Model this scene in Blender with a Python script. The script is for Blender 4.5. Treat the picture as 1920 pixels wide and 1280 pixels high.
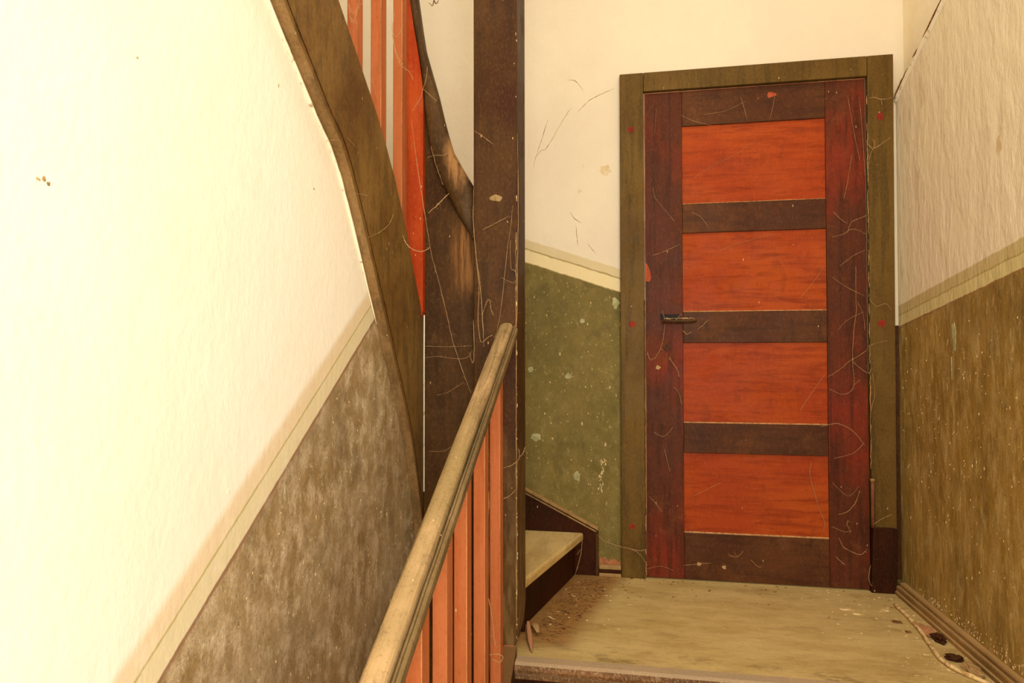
import bpy, bmesh, math, random
from mathutils import Vector, noise
random.seed(7)
C = bpy.context.scene.collection
for o in list(bpy.data.objects): bpy.data.objects.remove(o)

# ---------------------------------------------------------------- camera
cd = bpy.data.cameras.new('camera'); cam = bpy.data.objects.new('camera', cd); C.objects.link(cam)
cd.sensor_width = 36; cd.lens = 1182/1920*36; cd.clip_start = 0.02
cam.location = (0, 0, 0.9)
cam.rotation_euler = (math.radians(91.0), math.radians(0.08), math.radians(9.795))
bpy.context.scene.camera = cam

# ---------------------------------------------------------------- light
wd = bpy.data.worlds.new('world'); bpy.context.scene.world = wd; wd.use_nodes = True
wd.node_tree.nodes['Background'].inputs[0].default_value = (1, .95, .82, 1)
wd.node_tree.nodes['Background'].inputs[1].default_value = 1.0
def area(name, loc, rot, sx, sy, power, col):
    l = bpy.data.lights.new(name, 'AREA'); l.shape = 'RECTANGLE'; l.size = sx; l.size_y = sy
    l.energy = power; l.color = col
    o = bpy.data.objects.new(name, l); C.objects.link(o); o.location = loc; o.rotation_euler = rot
area('window_daylight', (.42, -1.36, 1.35), (math.radians(90), 0, 0), 1.15, 1.7, 55, (1, .975, .90))
area('side_fill_light', (1.02, -.72, .95), (0, math.radians(90), 0), 1.2, .8, 34, (1, .975, .90))  # added lamp, brightens the left wall
area('overhead_fill_light', (-.3, .6, 4.1), (0, 0, 0), 1.6, 2.4, 46, (1, .975, .90))  # added overhead fill lamp, no known source
vs = bpy.context.scene.view_settings
vs.view_transform = 'Standard'; vs.look = 'None'; vs.gamma = 1; vs.use_curve_mapping = False
vs.exposure = 0.0
bpy.context.scene.cycles.max_bounces = 10
bpy.context.scene.cycles.diffuse_bounces = 6

# ---------------------------------------------------------------- node helpers
class NT:
    def __init__(s, name):
        s.m = bpy.data.materials.new(name); s.m.use_nodes = True
        s.t = s.m.node_tree; s.b = s.t.nodes['Principled BSDF']
        s.out = s.t.nodes['Material Output']
        tc = s.t.nodes.new('ShaderNodeTexCoord'); s.co = tc.outputs['Object']
        g = s.t.nodes.new('ShaderNodeNewGeometry'); s.pos = g.outputs['Position']; s.nor = g.outputs['Normal']
        s.sep = s.t.nodes.new('ShaderNodeSeparateXYZ'); s.t.links.new(s.pos, s.sep.inputs[0])
    def set(s, inp, v):
        if hasattr(v, 'is_output'): s.t.links.new(v, inp)
        elif isinstance(v, (tuple, list)): inp.default_value = tuple(v)+((1,) if len(v) == 3 and inp.type == 'RGBA' else ())
        else: inp.default_value = v
    def math(s, op, a, b=0, c=None, clamp=False):
        n = s.t.nodes.new('ShaderNodeMath'); n.operation = op; n.use_clamp = clamp
        s.set(n.inputs[0], a); s.set(n.inputs[1], b)
        if c is not None: s.set(n.inputs[2], c)
        return n.outputs[0]
    def mapping(s, sc, loc=(0,0,0), rot=(0,0,0)):
        n = s.t.nodes.new('ShaderNodeMapping'); n.inputs['Scale'].default_value = sc
        n.inputs['Location'].default_value = loc; n.inputs['Rotation'].default_value = rot
        s.t.links.new(s.pos, n.inputs[0]); return n.outputs[0]
    def noise(s, scale, sc=(1,1,1), detail=4, rough=.55, dist=0, loc=(0,0,0), rot=(0,0,0)):
        n = s.t.nodes.new('ShaderNodeTexNoise'); n.inputs['Scale'].default_value = scale
        n.inputs['Detail'].default_value = detail; n.inputs['Roughness'].default_value = rough
        n.inputs['Distortion'].default_value = dist
        s.t.links.new(s.mapping(sc, loc, rot), n.inputs['Vector']); return n.outputs[0]
    def ramp(s, v, a, b):     # smooth 0..1 between a and b
        n = s.t.nodes.new('ShaderNodeMapRange'); n.interpolation_type = 'SMOOTHSTEP'
        s.set(n.inputs[0], v); n.inputs[1].default_value = a; n.inputs[2].default_value = b
        return n.outputs[0]
    def mix(s, f, a, b):
        n = s.t.nodes.new('ShaderNodeMix'); n.data_type = 'RGBA'
        s.set(n.inputs[0], f); s.set(n.inputs[6], a); s.set(n.inputs[7], b); return n.outputs[2]
    def mixv(s, f, a, b):
        n = s.t.nodes.new('ShaderNodeMix'); n.data_type = 'FLOAT'
        s.set(n.inputs[0], f); s.set(n.inputs[2], a); s.set(n.inputs[3], b); return n.outputs[0]
    def specks(s, scale, sc=(1,1,.45), size=.16, keep=.8):
        v = s.t.nodes.new('ShaderNodeTexVoronoi'); v.inputs['Scale'].default_value = scale
        s.t.links.new(s.mapping(sc, rot=(.3,.2,.1)), v.inputs['Vector'])
        sp = s.t.nodes.new('ShaderNodeSeparateColor'); s.t.links.new(v.outputs['Color'], sp.inputs[0])
        rad = s.math('MULTIPLY', sp.outputs[1], size)
        near = s.math('LESS_THAN', v.outputs['Distance'], rad)
        return s.math('MULTIPLY', near, s.math('GREATER_THAN', sp.outputs[0], keep))
    def bump(s, h, strength=.3, dist=.01, prev=None):
        n = s.t.nodes.new('ShaderNodeBump'); n.inputs['Strength'].default_value = strength
        n.inputs['Distance'].default_value = dist; s.t.links.new(h, n.inputs['Height'])
        if prev is not None: s.t.links.new(prev, n.inputs['Normal'])
        return n.outputs[0]
    def done(s, col, rough=.6, nrm=None, spec=.35):
        s.set(s.b.inputs['Base Color'], col); s.set(s.b.inputs['Roughness'], rough)
        s.b.inputs['Specular IOR Level'].default_value = spec
        if nrm is not None: s.t.links.new(nrm, s.b.inputs['Normal'])
        return s.m

def lin(r, g, b):
    f = lambda c: (c/255/12.92 if c/255 <= .04045 else ((c/255+.055)/1.055)**2.4)
    return (f(r), f(g), f(b))

def wood(name, base, alt, dusty=(150,120,75), grain=(1,1,.08), rough=.5, patch=.5, speck=.86, top=.7, dark=None, cloudw=.2, spec=.14, grit=.28, blotch=.35, wear_or_tint=None, tilt=0, streak=.55):
    """old painted timber: mottled coat, streaks along the grain, pale flecks, dust lying on upward faces"""
    n = NT(name)
    pos0 = n.pos
    if tilt: n.pos = n.mapping((1,1,1), rot=(tilt,0,0))     # grain follows a sloping rail
    a = n.noise(3.2, detail=5)
    st = n.noise(34, grain, detail=5, rough=.65)
    col = n.mix(n.ramp(a, patch-.14, patch+.14), lin(*base), lin(*alt))
    dk = dark if dark else tuple(c*.62 for c in base)
    col = n.mix(n.math('MULTIPLY', n.ramp(st, .46, .64), streak), col, lin(*dk))
    cloud = n.noise(9, detail=6, rough=.7, loc=(3,1,2))
    col = n.mix(n.math('MULTIPLY', n.ramp(cloud, .52, .8), cloudw), col, lin(*dusty))
    gr = n.noise(150, (1,1,.5), detail=6, rough=.8, loc=(9,2,4))
    col = n.mix(n.math('MULTIPLY', n.ramp(gr, .50, .66), grit), col, lin(*dusty))
    col = n.mix(n.math('MULTIPLY', n.math('SUBTRACT', 1, n.ramp(gr, .34, .47)), grit*1.4), col, lin(*[c*.45 for c in base]))
    bl = n.noise(17, (1,1,.45), detail=6, rough=.72, loc=(5,7,1))
    col = n.mix(n.math('MULTIPLY', n.ramp(bl, .52, .70), blotch), col, lin(*[c*.5 for c in base]))
    n.pos = pos0
    if wear_or_tint: col = wear_or_tint(n, col)
    sp = n.specks(75, keep=speck)
    col = n.mix(n.math('MULTIPLY', sp, .7), col, lin(205,175,120))
    ns = n.t.nodes.new('ShaderNodeSeparateXYZ'); n.t.links.new(n.nor, ns.inputs[0])
    up = n.math('MULTIPLY', n.ramp(ns.outputs[2], .55, .95), top)
    col = n.mix(up, col, lin(*dusty))
    r = n.mixv(up, n.mixv(n.ramp(cloud, .45, .75), rough, rough+.25), .85)
    return n.done(col, r, n.bump(st, .25, .004, n.bump(n.noise(60, detail=3), .12, .004)), spec)

def plain_wall(n, base=(238,224,192), alt=(230,212,176), bumpv=.45):
    a = n.noise(1.6, detail=6, rough=.6)
    b = n.noise(7, detail=6, rough=.65, loc=(2,5,1))
    col = n.mix(n.ramp(a, .38, .66), lin(*base), lin(*alt))
    col = n.mix(n.math('MULTIPLY', n.ramp(b, .6, .78), .16), col, lin(200,180,140))
    return col

def dado_wall(name, axis, z0, slope, offs, cols, wall, dado, dado2, dgrey, stroke=(1,1,.35), chip=.86,
              greyw=.5, rough=.4, dspec=.3, wbump=.4, wobble=.006, x0=0, aniso=.13, topsoft=.004, dbump=.35, bigw=.35, wscratch=0):
    """plaster wall, painted in bands that run parallel to z = z0 + slope*coordinate.
    offs: heights above that line of the upper rims of [edge line, pale band, thin line, faded band]"""
    n = NT(name)
    co = n.sep.outputs[axis]
    base = n.math('SUBTRACT', n.sep.outputs[2], n.math('MULTIPLY_ADD', n.math('SUBTRACT', co, x0), slope, z0))
    wob = n.math('MULTIPLY', n.math('SUBTRACT', n.noise(22, detail=5, rough=.7), .5), wobble*2)
    h = n.math('ADD', base, wob)
    wcol = plain_wall(n, *wall)
    m1 = n.noise(5, stroke, detail=7, rough=.65)
    m2 = n.noise(26, stroke, detail=6, rough=.7, loc=(4,2,7))
    d = n.mix(n.ramp(m1, .36, .64), lin(*dado), lin(*dado2))
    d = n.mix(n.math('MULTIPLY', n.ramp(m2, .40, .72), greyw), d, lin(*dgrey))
    big = n.noise(1.1, detail=4, loc=(7,7,3))
    d = n.mix(n.math('MULTIPLY', n.ramp(big, .46, .6), bigw), d, lin(*[c*.6 for c in dado]))
    d = n.mix(n.math('MULTIPLY', n.specks(48, keep=chip, size=.2), .75), d, lin(215,190,140))
    d = n.mix(n.math('MULTIPLY', n.specks(110, keep=chip, size=.3), .55), d, lin(200,170,115))
    sc = n.noise(60, (1,1,aniso), detail=6, rough=.75, dist=.6, loc=(2,9,5))
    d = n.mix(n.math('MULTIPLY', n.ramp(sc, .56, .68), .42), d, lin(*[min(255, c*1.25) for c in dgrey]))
    fg = n.noise(190, detail=5, rough=.8, loc=(3,3,8))
    d = n.mix(n.math('MULTIPLY', n.math('SUBTRACT', 1, n.ramp(fg, .36, .50)), .40), d, lin(*[c*.5 for c in dado2]))
    mb = n.noise(9, (1,1,.6), detail=7, rough=.7, loc=(8,4,2))
    d = n.mix(n.math('MULTIPLY', n.ramp(mb, .52, .64), .35), d, lin(*[c*.62 for c in dado]))
    col = d
    lims = [0]+list(offs)
    soft = [.0015, .0015, .002, .002, topsoft]
    for i, c in enumerate(list(cols)+[None]):
        f = n.ramp(h, lims[i]-soft[i], lims[i]+soft[i])
        col = n.mix(f, col, wcol if c is None else n.mix(n.math('MULTIPLY', n.ramp(m2, .5, .8), .3), lin(*c), wcol))
    isw = n.ramp(h, -.002, .004)
    hb = n.noise(14, (1,1,.7), detail=7, rough=.6, loc=(1,8,2))
    fine = n.noise(70, (1,1,.6), detail=4, rough=.6)
    b1 = n.bump(hb, wbump, .02)
    b2 = n.bump(fine, .25, .004, b1)
    if wscratch:     # slanting trowel marks and grime on the bare plaster
        tm = n.noise(16, (1,1,.3), detail=6, rough=.65, rot=(.55,0,0), loc=(3,3,3))
        b2 = n.bump(tm, wscratch, .02, b2)
        col = n.mix(n.math('MULTIPLY', n.math('MULTIPLY', n.ramp(tm, .58, .72), isw), .35), col, lin(176,140,92))
    pit = n.noise(38, (1,1,.7), detail=8, rough=.78, loc=(6,2,9))
    b2 = n.bump(n.math('MULTIPLY', pit, n.math('SUBTRACT', 1, isw)), dbump, .008, b2)
    cf = n.noise(7, detail=8, rough=.8, dist=2.2, loc=(1,1,4))
    ck = n.math('LESS_THAN', n.math('ABSOLUTE', n.math('SUBTRACT', cf, .5)), .004)
    col = n.mix(n.math('MULTIPLY', n.math('MULTIPLY', ck, n.math('SUBTRACT', 1, isw)), .45), col, lin(*[c*.5 for c in dado2]))
    nose = n.bump(isw, .5, .003, b2)
    r = n.mixv(isw, n.mixv(n.ramp(m2, .35, .7), rough, rough+.3), .85)
    return n.done(col, r, nose, dspec)

# ---------------------------------------------------------------- mesh helpers
def box(bm, x0, x1, y0, y1, z0, z1):
    v = [bm.verts.new((x, y, z)) for x in (x0, x1) for y in (y0, y1) for z in (z0, z1)]
    for f in ((0,1,3,2), (4,6,7,5), (0,4,5,1), (2,3,7,6), (0,2,6,4), (1,5,7,3)):
        bm.faces.new([v[i] for i in f])
def prism(bm, pts, ax, a, b):
    """polygon pts (in the two other axes, in order) pushed out along axis ax from a to b"""
    def P(u, v, w): return {0: (w, u, v), 1: (u, w, v), 2: (u, v, w)}[ax]
    A = [bm.verts.new(P(u, v, a)) for u, v in pts]; B = [bm.verts.new(P(u, v, b)) for u, v in pts]
    bm.faces.new(A); bm.faces.new(B[::-1]); k = len(pts)
    for i in range(k): bm.faces.new((A[i], B[i], B[(i+1) % k], A[(i+1) % k]))
def loft(bm, rings, caps=True):
    R = [[bm.verts.new(p) for p in r] for r in rings]
    for a, b in zip(R, R[1:]):
        k = len(a)
        for i in range(k): bm.faces.new((a[i], a[(i+1) % k], b[(i+1) % k], b[i]))
    if caps: bm.faces.new(R[0][::-1]); bm.faces.new(R[-1])
def tube(bm, pts, r, seg=5, taper=True):
    pts = [Vector(p) for p in pts]; rings = []
    for i, p in enumerate(pts):
        d = (pts[min(i+1, len(pts)-1)]-pts[max(i-1, 0)]).normalized()
        s = d.cross(Vector((.31, .9, .3))).normalized(); t = d.cross(s)
        rr = r if callable(r) is False else r(i/(len(pts)-1))
        rings.append([p+(s*math.cos(a)+t*math.sin(a))*rr for a in [2*math.pi*k/seg for k in range(seg)]])
    loft(bm, rings)
def smooth_path(pts, k=5):
    pts = [Vector(p) for p in pts]; out = []
    for i in range(len(pts)-1):
        p0, p1, p2, p3 = pts[max(i-1,0)], pts[i], pts[i+1], pts[min(i+2, len(pts)-1)]
        for j in range(k):
            t = j/k
            out.append(.5*((2*p1)+(p2-p0)*t+(2*p0-5*p1+4*p2-p3)*t*t+(3*p1-p0-3*p2+p3)*t**3))
    out.append(pts[-1]); return out
def obj(name, bm, mat, parent=None, bevel=0, smooth=False, seg=2):
    bmesh.ops.remove_doubles(bm, verts=bm.verts, dist=1e-6)
    bmesh.ops.recalc_face_normals(bm, faces=bm.faces)
    me = bpy.data.meshes.new(name); bm.to_mesh(me); bm.free()
    o = bpy.data.objects.new(name, me); C.objects.link(o); me.materials.append(mat)
    if smooth:
        for p in me.polygons: p.use_smooth = True
    if bevel:
        m = o.modifiers.new('bevel', 'BEVEL'); m.width = bevel; m.segments = seg; m.limit_method = 'ANGLE'
        m.angle_limit = math.radians(35); m.harden_normals = False
    if parent: o.parent = parent
    return o
def B(): return bmesh.new()
def bx(name, mat, parent, *d, bevel=0):
    b = B(); box(b, *d); return obj(name, b, mat, parent, bevel)
def empty(name, loc=(0,0,0)):
    o = bpy.data.objects.new(name, None); C.objects.link(o); o.empty_display_size = .05
    return o
def tag(o, label, cat, group=None, kind=None):
    o['label'] = label; o['category'] = cat
    if group: o['group'] = group
    if kind: o['kind'] = kind
    return o
def struct(o, label=None, cat=None):
    o['kind'] = 'structure'
    if label: o['label'] = label; o['category'] = cat
    return o
def blob(bm, c, r, ax, thick=.0012, n=9, jag=.35, sx=1, sz=1):
    """flat irregular flake lying on a wall or floor"""
    pts = []
    for i in range(n):
        a = 2*math.pi*i/n; q = r*(1+random.uniform(-jag, jag))
        pts.append((q*math.cos(a)*sx, q*math.sin(a)*sz))
    o = [j for j in range(3) if j != ax]
    P = [(c[o[0]]+u, c[o[1]]+v) for u, v in pts]
    prism(bm, P, ax, c[ax], c[ax]+thick)

# ---------------------------------------------------------------- materials
YB, XR, XW = 2.600, 1.035, -.645      # back wall, right wall, spandrel wall
def brush(n, col):      # wavy sideways brush strokes
    s = n.noise(22, (.22,1,1.6), detail=5, rough=.6, dist=1.4, loc=(1,3,5))
    return n.mix(n.math('MULTIPLY', n.ramp(s, .5, .68), .45), col, lin(110,36,6))
def spot(n, c, rad, soft=.5):
    d = n.t.nodes.new('ShaderNodeVectorMath'); d.operation = 'MULTIPLY_ADD'
    n.t.links.new(n.pos, d.inputs[0]); d.inputs[1].default_value = [1/q for q in rad]; d.inputs[2].default_value = [-a/q for a, q in zip(c, rad)]
    l = n.t.nodes.new('ShaderNodeVectorMath'); l.operation = 'LENGTH'; n.t.links.new(d.outputs[0], l.inputs[0])
    e = n.math('ADD', l.outputs['Value'], n.math('MULTIPLY', n.math('SUBTRACT', n.noise(30, (1,1,.3), detail=6, rough=.7), .5), 1.2))
    return n.math('SUBTRACT', 1, n.ramp(e, 1-soft, 1+soft*.4))
def bare_board(n, col):  # rubbed patch on the end board where hands pass
    st = n.noise(70, (1,1,.08), detail=5, rough=.7)
    c = n.mix(n.ramp(st, .4, .62), lin(150,104,56), lin(92,58,24))
    return n.mix(n.math('MULTIPLY', spot(n, (-.485, 1.932, 1.20), (.050, .2, .13)), .85), col, c)
def bare_neck(n, col):
    c = n.mix(n.ramp(n.noise(60, (1,1,.2), detail=5), .42, .62), lin(168,122,72), lin(110,74,38))
    return n.mix(n.math('MULTIPLY', spot(n, (-.495, 1.90, 1.53), (.045, .2, .12)), .85), col, c)
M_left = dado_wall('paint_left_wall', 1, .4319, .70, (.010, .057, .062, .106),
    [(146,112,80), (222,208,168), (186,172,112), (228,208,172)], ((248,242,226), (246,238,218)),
    (184,158,116), (158,130,84), (228,206,170), chip=.9, greyw=.75, rough=.42, dspec=.4, wobble=.0035, x0=.8037, wbump=.10,  # grey mottle puts the window's sheen into the dado colour
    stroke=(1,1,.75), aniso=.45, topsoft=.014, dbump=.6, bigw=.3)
M_back = dado_wall('paint_back_wall', 0, 1.2735, -.342, (.004, .056, .062, .098),
    [(150,130,80), (224,206,160), (160,142,92), (208,190,148)], ((226,214,188), (220,206,182)),
    (112,98,44), (128,110,52), (146,130,84), stroke=(1,1,.8), chip=.84, greyw=.5, rough=.5, wobble=.006, x0=-.3882, wbump=.15, dspec=.2, aniso=.5)
M_right = dado_wall('paint_right_wall', 1, .9963, -.165, (.007, .045, .050, .085),
    [(150,112,64), (206,190,132), (170,154,92), (196,176,122)], ((232,218,182), (232,214,184)),
    (168,134,66), (144,112,48), (196,168,108), chip=.86, greyw=.7, rough=.45, dspec=.3, wbump=.2, wscratch=.5, aniso=.22, wobble=.006, x0=2.552)
n = NT('plaster'); M_plaster = n.done(plain_wall(n), .88, n.bump(n.noise(12, detail=6), .4, .02))
M_caulk = (lambda n: n.done(n.mix(n.ramp(n.noise(60, detail=4), .56, .76), lin(246,236,208), lin(170,145,105)), .8))(NT('white_filler'))
M_brown = wood('brown_paint', (76,48,18), (60,30,10), (126,92,54), rough=.5, cloudw=.3)
def pale_foot(n, col):  # paler and greyer towards the foot of the post
    z = n.math('ADD', n.sep.outputs[2], n.math('MULTIPLY', n.math('SUBTRACT', n.noise(8, (1,1,.5), detail=6, rough=.7), .5), 1.0))
    return n.mix(n.math('MULTIPLY', n.math('SUBTRACT', 1, n.ramp(z, .15, .75)), .6), col, n.mix(n.ramp(n.noise(40, (1,1,.2), detail=5), .4, .6), lin(136,108,66), lin(96,70,34)))
M_newel = wood('newel_paint', (76,48,18), (60,30,10), (126,92,54), rough=.5, cloudw=.3, wear_or_tint=pale_foot, blotch=.5)
M_board = wood('end_board_paint', (84,56,24), (62,36,12), (126,92,54), rough=.5, cloudw=.3, wear_or_tint=bare_board)
M_neck = wood('neck_paint', (88,62,32), (64,42,18), (126,98,60), rough=.5, cloudw=.4, wear_or_tint=bare_neck)
M_string = wood('string_paint', (128,96,48), (92,60,24), (150,122,80), grain=(1,1,.25), rough=.5, patch=.55, speck=.88)
M_olive = wood('olive_paint', (106,80,30), (92,66,22), (132,104,60), rough=.5, speck=.95)
M_worn = wood('worn_handrail', (142,118,76), (190,156,112), (170,144,98), grain=(1,.07,1), rough=.6, top=.1, speck=.88, dark=(92,70,38), patch=.52, cloudw=.5, tilt=-.479, streak=.75, grit=.35)
M_orange = wood('orange_paint', (176,96,52), (180,102,60), (184,130,88), rough=.6, top=.4, speck=.95, dark=(158,78,38), grit=.14, blotch=.12)
M_orange2 = wood('deep_orange_paint', (178,72,24), (166,56,16), (206,130,80), rough=.5, top=.4, speck=.93, dark=(146,48,12), grit=.15, blotch=.2)
M_panel = wood('door_panel_paint', (166,70,16), (156,58,12), (184,104,60), grain=(.12,1,1.2), rough=.5, top=.8, speck=.96, dark=(128,44,8), cloudw=.08, grit=.14, blotch=.28, wear_or_tint=brush)
M_door = wood('door_frame_paint', (82,38,16), (122,40,16), (160,112,74), rough=.5, top=.95, speck=.92, patch=.57, cloudw=.22, grit=.12, blotch=.5)
M_doorrail = wood('door_rail_paint', (88,50,22), (72,36,14), (160,112,74), grain=(.12,1,1), rough=.5, top=1, speck=.95, cloudw=.25, grit=.12, blotch=.5)
M_block = wood('dark_block_paint', (58,26,8), (44,20,6), (90,60,36), rough=.6, speck=.97, top=.4, spec=.08)
M_red = wood('red_primer', (150,42,24), (130,40,24), (170,90,60), rough=.6, speck=.97)
M_pink = wood('bare_pink_coat', (190,84,44), (180,84,50), (200,130,100), rough=.6, speck=.97)
M_tan = wood('tan_moulding', (168,132,82), (140,106,60), (186,150,98), grain=(1,.1,.5), rough=.5, top=.6)
M_nose = wood('worn_nosing', (128,90,54), (100,66,36), (206,182,146), grain=(.15,1,1), rough=.6, top=.55, blotch=.5, grit=.5)
M_edge = wood('scuffed_edge', (150,118,76), (122,90,50), (176,148,104), grain=(1,.3,.3), speck=.9)
M_railbead = wood('rail_lower_bead', (128,104,68), (100,78,44), (150,124,84), grain=(1,.07,1), rough=.6, top=.1, speck=.93, tilt=-.479, streak=.8)
M_edgepink = wood('edge_highlight_and_dust', (190,132,92), (130,70,44), (196,150,110), speck=.9)
M_shard = wood('pinkish_plaster', (176,112,72), (150,88,54), (190,140,100), rough=.8)
M_smudge = (lambda n: n.done(n.mix(n.ramp(n.noise(25, detail=6), .4, .62), lin(204,180,138), lin(220,200,164)), .9))(NT('wall_smudge'))
M_arris = wood('slat_edge_highlight', (216,150,96), (190,112,66), (210,160,110), rough=.7, speck=.95)
M_dark = (lambda n: n.done(lin(26,12,6), .7))(NT('dark_hole_and_shadow'))
M_iron = wood('rusty_iron', (84,48,28), (130,80,46), (150,110,76), rough=.55, top=.6)
M_dustledge = (lambda n: n.done(n.mix(n.ramp(n.noise(90, detail=5), .4, .65), lin(196,150,96), lin(150,104,60)), .95, n.bump(n.noise(160), .5, .004)))(NT('dust_layer'))
M_web = (lambda n: n.done(lin(176,142,98), .9, None, .1))(NT('dusty_cobweb'))
M_crack = (lambda n: n.done(n.mix(n.ramp(n.noise(40), .4, .6), lin(200,174,124), lin(110,84,46)), .95))(NT('wall_crack'))
M_chip = (lambda n: n.done(n.mix(n.ramp(n.noise(40), .4, .6), lin(176,170,126), lin(150,146,100)), .9))(NT('chipped_spot'))
M_flake = (lambda n: n.done(n.mix(n.ramp(n.noise(30), .4, .6), lin(236,212,160), lin(196,160,104)), .9))(NT('paint_flakes'))
M_dirt = (lambda n: n.done(n.mix(n.ramp(n.noise(60), .4, .6), lin(96,58,24), lin(140,92,46)), .95))(NT('dirt_crumbs'))
M_cord = (lambda n: n.done(n.mix(n.ramp(n.noise(50), .4, .62), lin(228,198,140), lin(176,138,82)), .8))(NT('pale_cord'))
# landing boards / linoleum with a dirty triangle in front of the winder step
def floor_mat():
    n = NT('landing_lino')
    s = n.noise(10, (.35,1,1), detail=7, rough=.7)
    s2 = n.noise(46, (.3,1,1), detail=5, rough=.7)
    col = n.mix(n.ramp(s, .36, .68), lin(204,178,118), lin(182,154,94))
    col = n.mix(n.math('MULTIPLY', n.ramp(s2, .52, .72), .4), col, lin(142,112,64))
    # dirt with its own outline, left lying along the riser and near the nosing
    d = n.math('SUBTRACT', n.sep.outputs[0], n.math('MULTIPLY_ADD', n.math('SUBTRACT', n.sep.outputs[1], 1.95), .27, -.31))
    d = n.math('ADD', d, n.math('MULTIPLY', n.math('SUBTRACT', s, .5), .10))
    f = n.math('SUBTRACT', 1, n.ramp(d, .10, .19))
    f = n.math('MULTIPLY', f, n.ramp(n.sep.outputs[1], 1.88, 1.98))
    col = n.mix(n.math('MULTIPLY', f, .75), col, n.mix(n.ramp(s2, .4, .65), lin(150,98,42), lin(104,62,22)))
    g = n.math('MULTIPLY', n.ramp(n.noise(9, (.7,1.6,1), detail=6, rough=.75, loc=(2.2,.4,0)), .5, .66), n.math('SUBTRACT', 1, n.ramp(n.sep.outputs[1], 1.86, 2.02)))
    col = n.mix(n.math('MULTIPLY', g, .7), col, lin(104,80,38))
    gr = n.noise(130, (.6,1,1), detail=6, rough=.8)
    col = n.mix(n.math('MULTIPLY', n.ramp(gr, .52, .68), .35), col, lin(112,78,34))
    st = n.noise(5.5, (.5,1.3,1), detail=7, rough=.75, loc=(6,1,0))
    col = n.mix(n.math('MULTIPLY', n.ramp(st, .52, .66), .35), col, lin(132,96,46))
    col = n.mix(n.math('MULTIPLY', n.specks(60, (1,1,1), size=.2, keep=.93), .6), col, lin(90,56,24))
    col = n.mix(n.math('MULTIPLY', n.specks(50, (1,1,1), size=.16, keep=.95), .7), col, lin(236,210,150))
    return n.done(col, .6, n.bump(s2, .25, .004), .3)
M_floor = floor_mat()

# ---------------------------------------------------------------- room shell
SB_low = [(-1.30, 3.508), (.60, 1.950), (1.075, 1.559), (1.16, 1.4932), (1.256, 1.418), (1.322, 1.373), (1.372, 1.323), (1.40, 1.285),
          (1.465, 1.190), (1.60, .986), (1.69, .841), (1.80, .663), (1.89, .450), (1.93, .30)]
SB_up = [(-1.30, 3.76), (.60, 2.245), (1.3137, 1.690), (1.4163, 1.6126), (1.5345, 1.5234), (1.5988, 1.4643), (1.6725, 1.3868),
         (1.7765, 1.2475), (1.846, 1.131), (1.93, 1.005)]
ZT, ZF = 4.2, -1.35
b = B(); prism(b, [(-1.35, ZF), (1.93, ZF)] + SB_low[::-1] + [(-1.35, 3.549)], 0, XW-.06, XW)
wl = struct(obj('wall_left', b, M_left), 'cream plaster wall under the upper stair, dark dado rising at left', 'wall')
b = B(); box(b, -1.62, XR+.1, YB, YB+.15, ZF, ZT)
wb = struct(obj('wall_back', b, M_back), 'cream plaster wall around the brown door with green dado at its left', 'wall')
# right wall: thick lower part, its rim climbs towards the viewer, above it the wall steps back
rim = [(2.60, 1.855), (2.53, 1.893), (2.42, 1.945), (2.30, 2.000), (2.15, 2.070), (-1.35, 3.75)]
rim[-1] = (-.22, 3.202)
b = B(); prism(b, [(-.22, ZF), (YB, ZF)] + rim, 0, XR, XR+.10)
wr = struct(obj('wall_right', b, M_right, bevel=.006), 'dull cream plaster wall right of the door with a scratched brown dado', 'wall')
b = B(); prism(b, rim + [(-.22, ZT), (2.60, ZT)], 0, XR+.030, XR+.10)
obj('upper_wall_face', b, M_plaster, wr)
# chipped bead that caps the rim, dark cracks along both its edges
b = B()
base = smooth_path([(XR+.004, y, z) for y, z in rim[:5]], 6) + [Vector((XR+.004, 1.0, 2.615))]
tube(b, base, .011, 8)
obj('rim_bead', b, M_caulk, wr, smooth=True)
for sgn, keep in ((1, .75), (-1, .45)):
    b = B(); run_ = []
    for p in base[:-1]:
        if random.random() < keep: run_.append(p+Vector((-.0105, 0, .0105*sgn+random.uniform(-.003, .003))))
        elif len(run_) > 1: tube(b, run_, lambda t: .0008+.0022*math.sin(math.pi*t), 5); run_ = []
        else: run_ = []
    if len(run_) > 1: tube(b, run_, lambda t: .0008+.0022*math.sin(math.pi*t), 5)
    obj('crack', b, M_dirt, wr)
# wall beside the viewer, out of view; window added to brighten left wall
b = B()
box(b, XR, XR+.10, -.36, -.22, ZF, ZT); box(b, XR, XR+.10, -1.35, -1.10, ZF, ZT)
box(b, XR, XR+.10, -1.10, -.36, ZF, .33); box(b, XR, XR+.10, -1.10, -.36, 1.58, ZT)
struct(obj('wall_right', b, M_plaster), 'plaster wall around the added side window beside the viewer', 'wall')
sw = struct(empty('added_side_window'), 'unseen side window added to light the left wall', 'window')
for d in ((-1.10, -1.06, .33, 1.58), (-.40, -.36, .33, 1.58), (-1.06, -.40, .33, .37), (-1.06, -.40, 1.54, 1.58), (-.75, -.71, .37, 1.54)):
    bx('window_frame', M_brown, sw, XR+.04, XR+.08, *d, bevel=.004)  # frame bars of the added, unseen side window
b = B(); box(b, -1.70, -1.55, -1.35, YB, ZF, ZT)
struct(obj('wall_far_left', b, M_plaster), 'plain plaster wall on the far side of the upper stair', 'wall')
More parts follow.
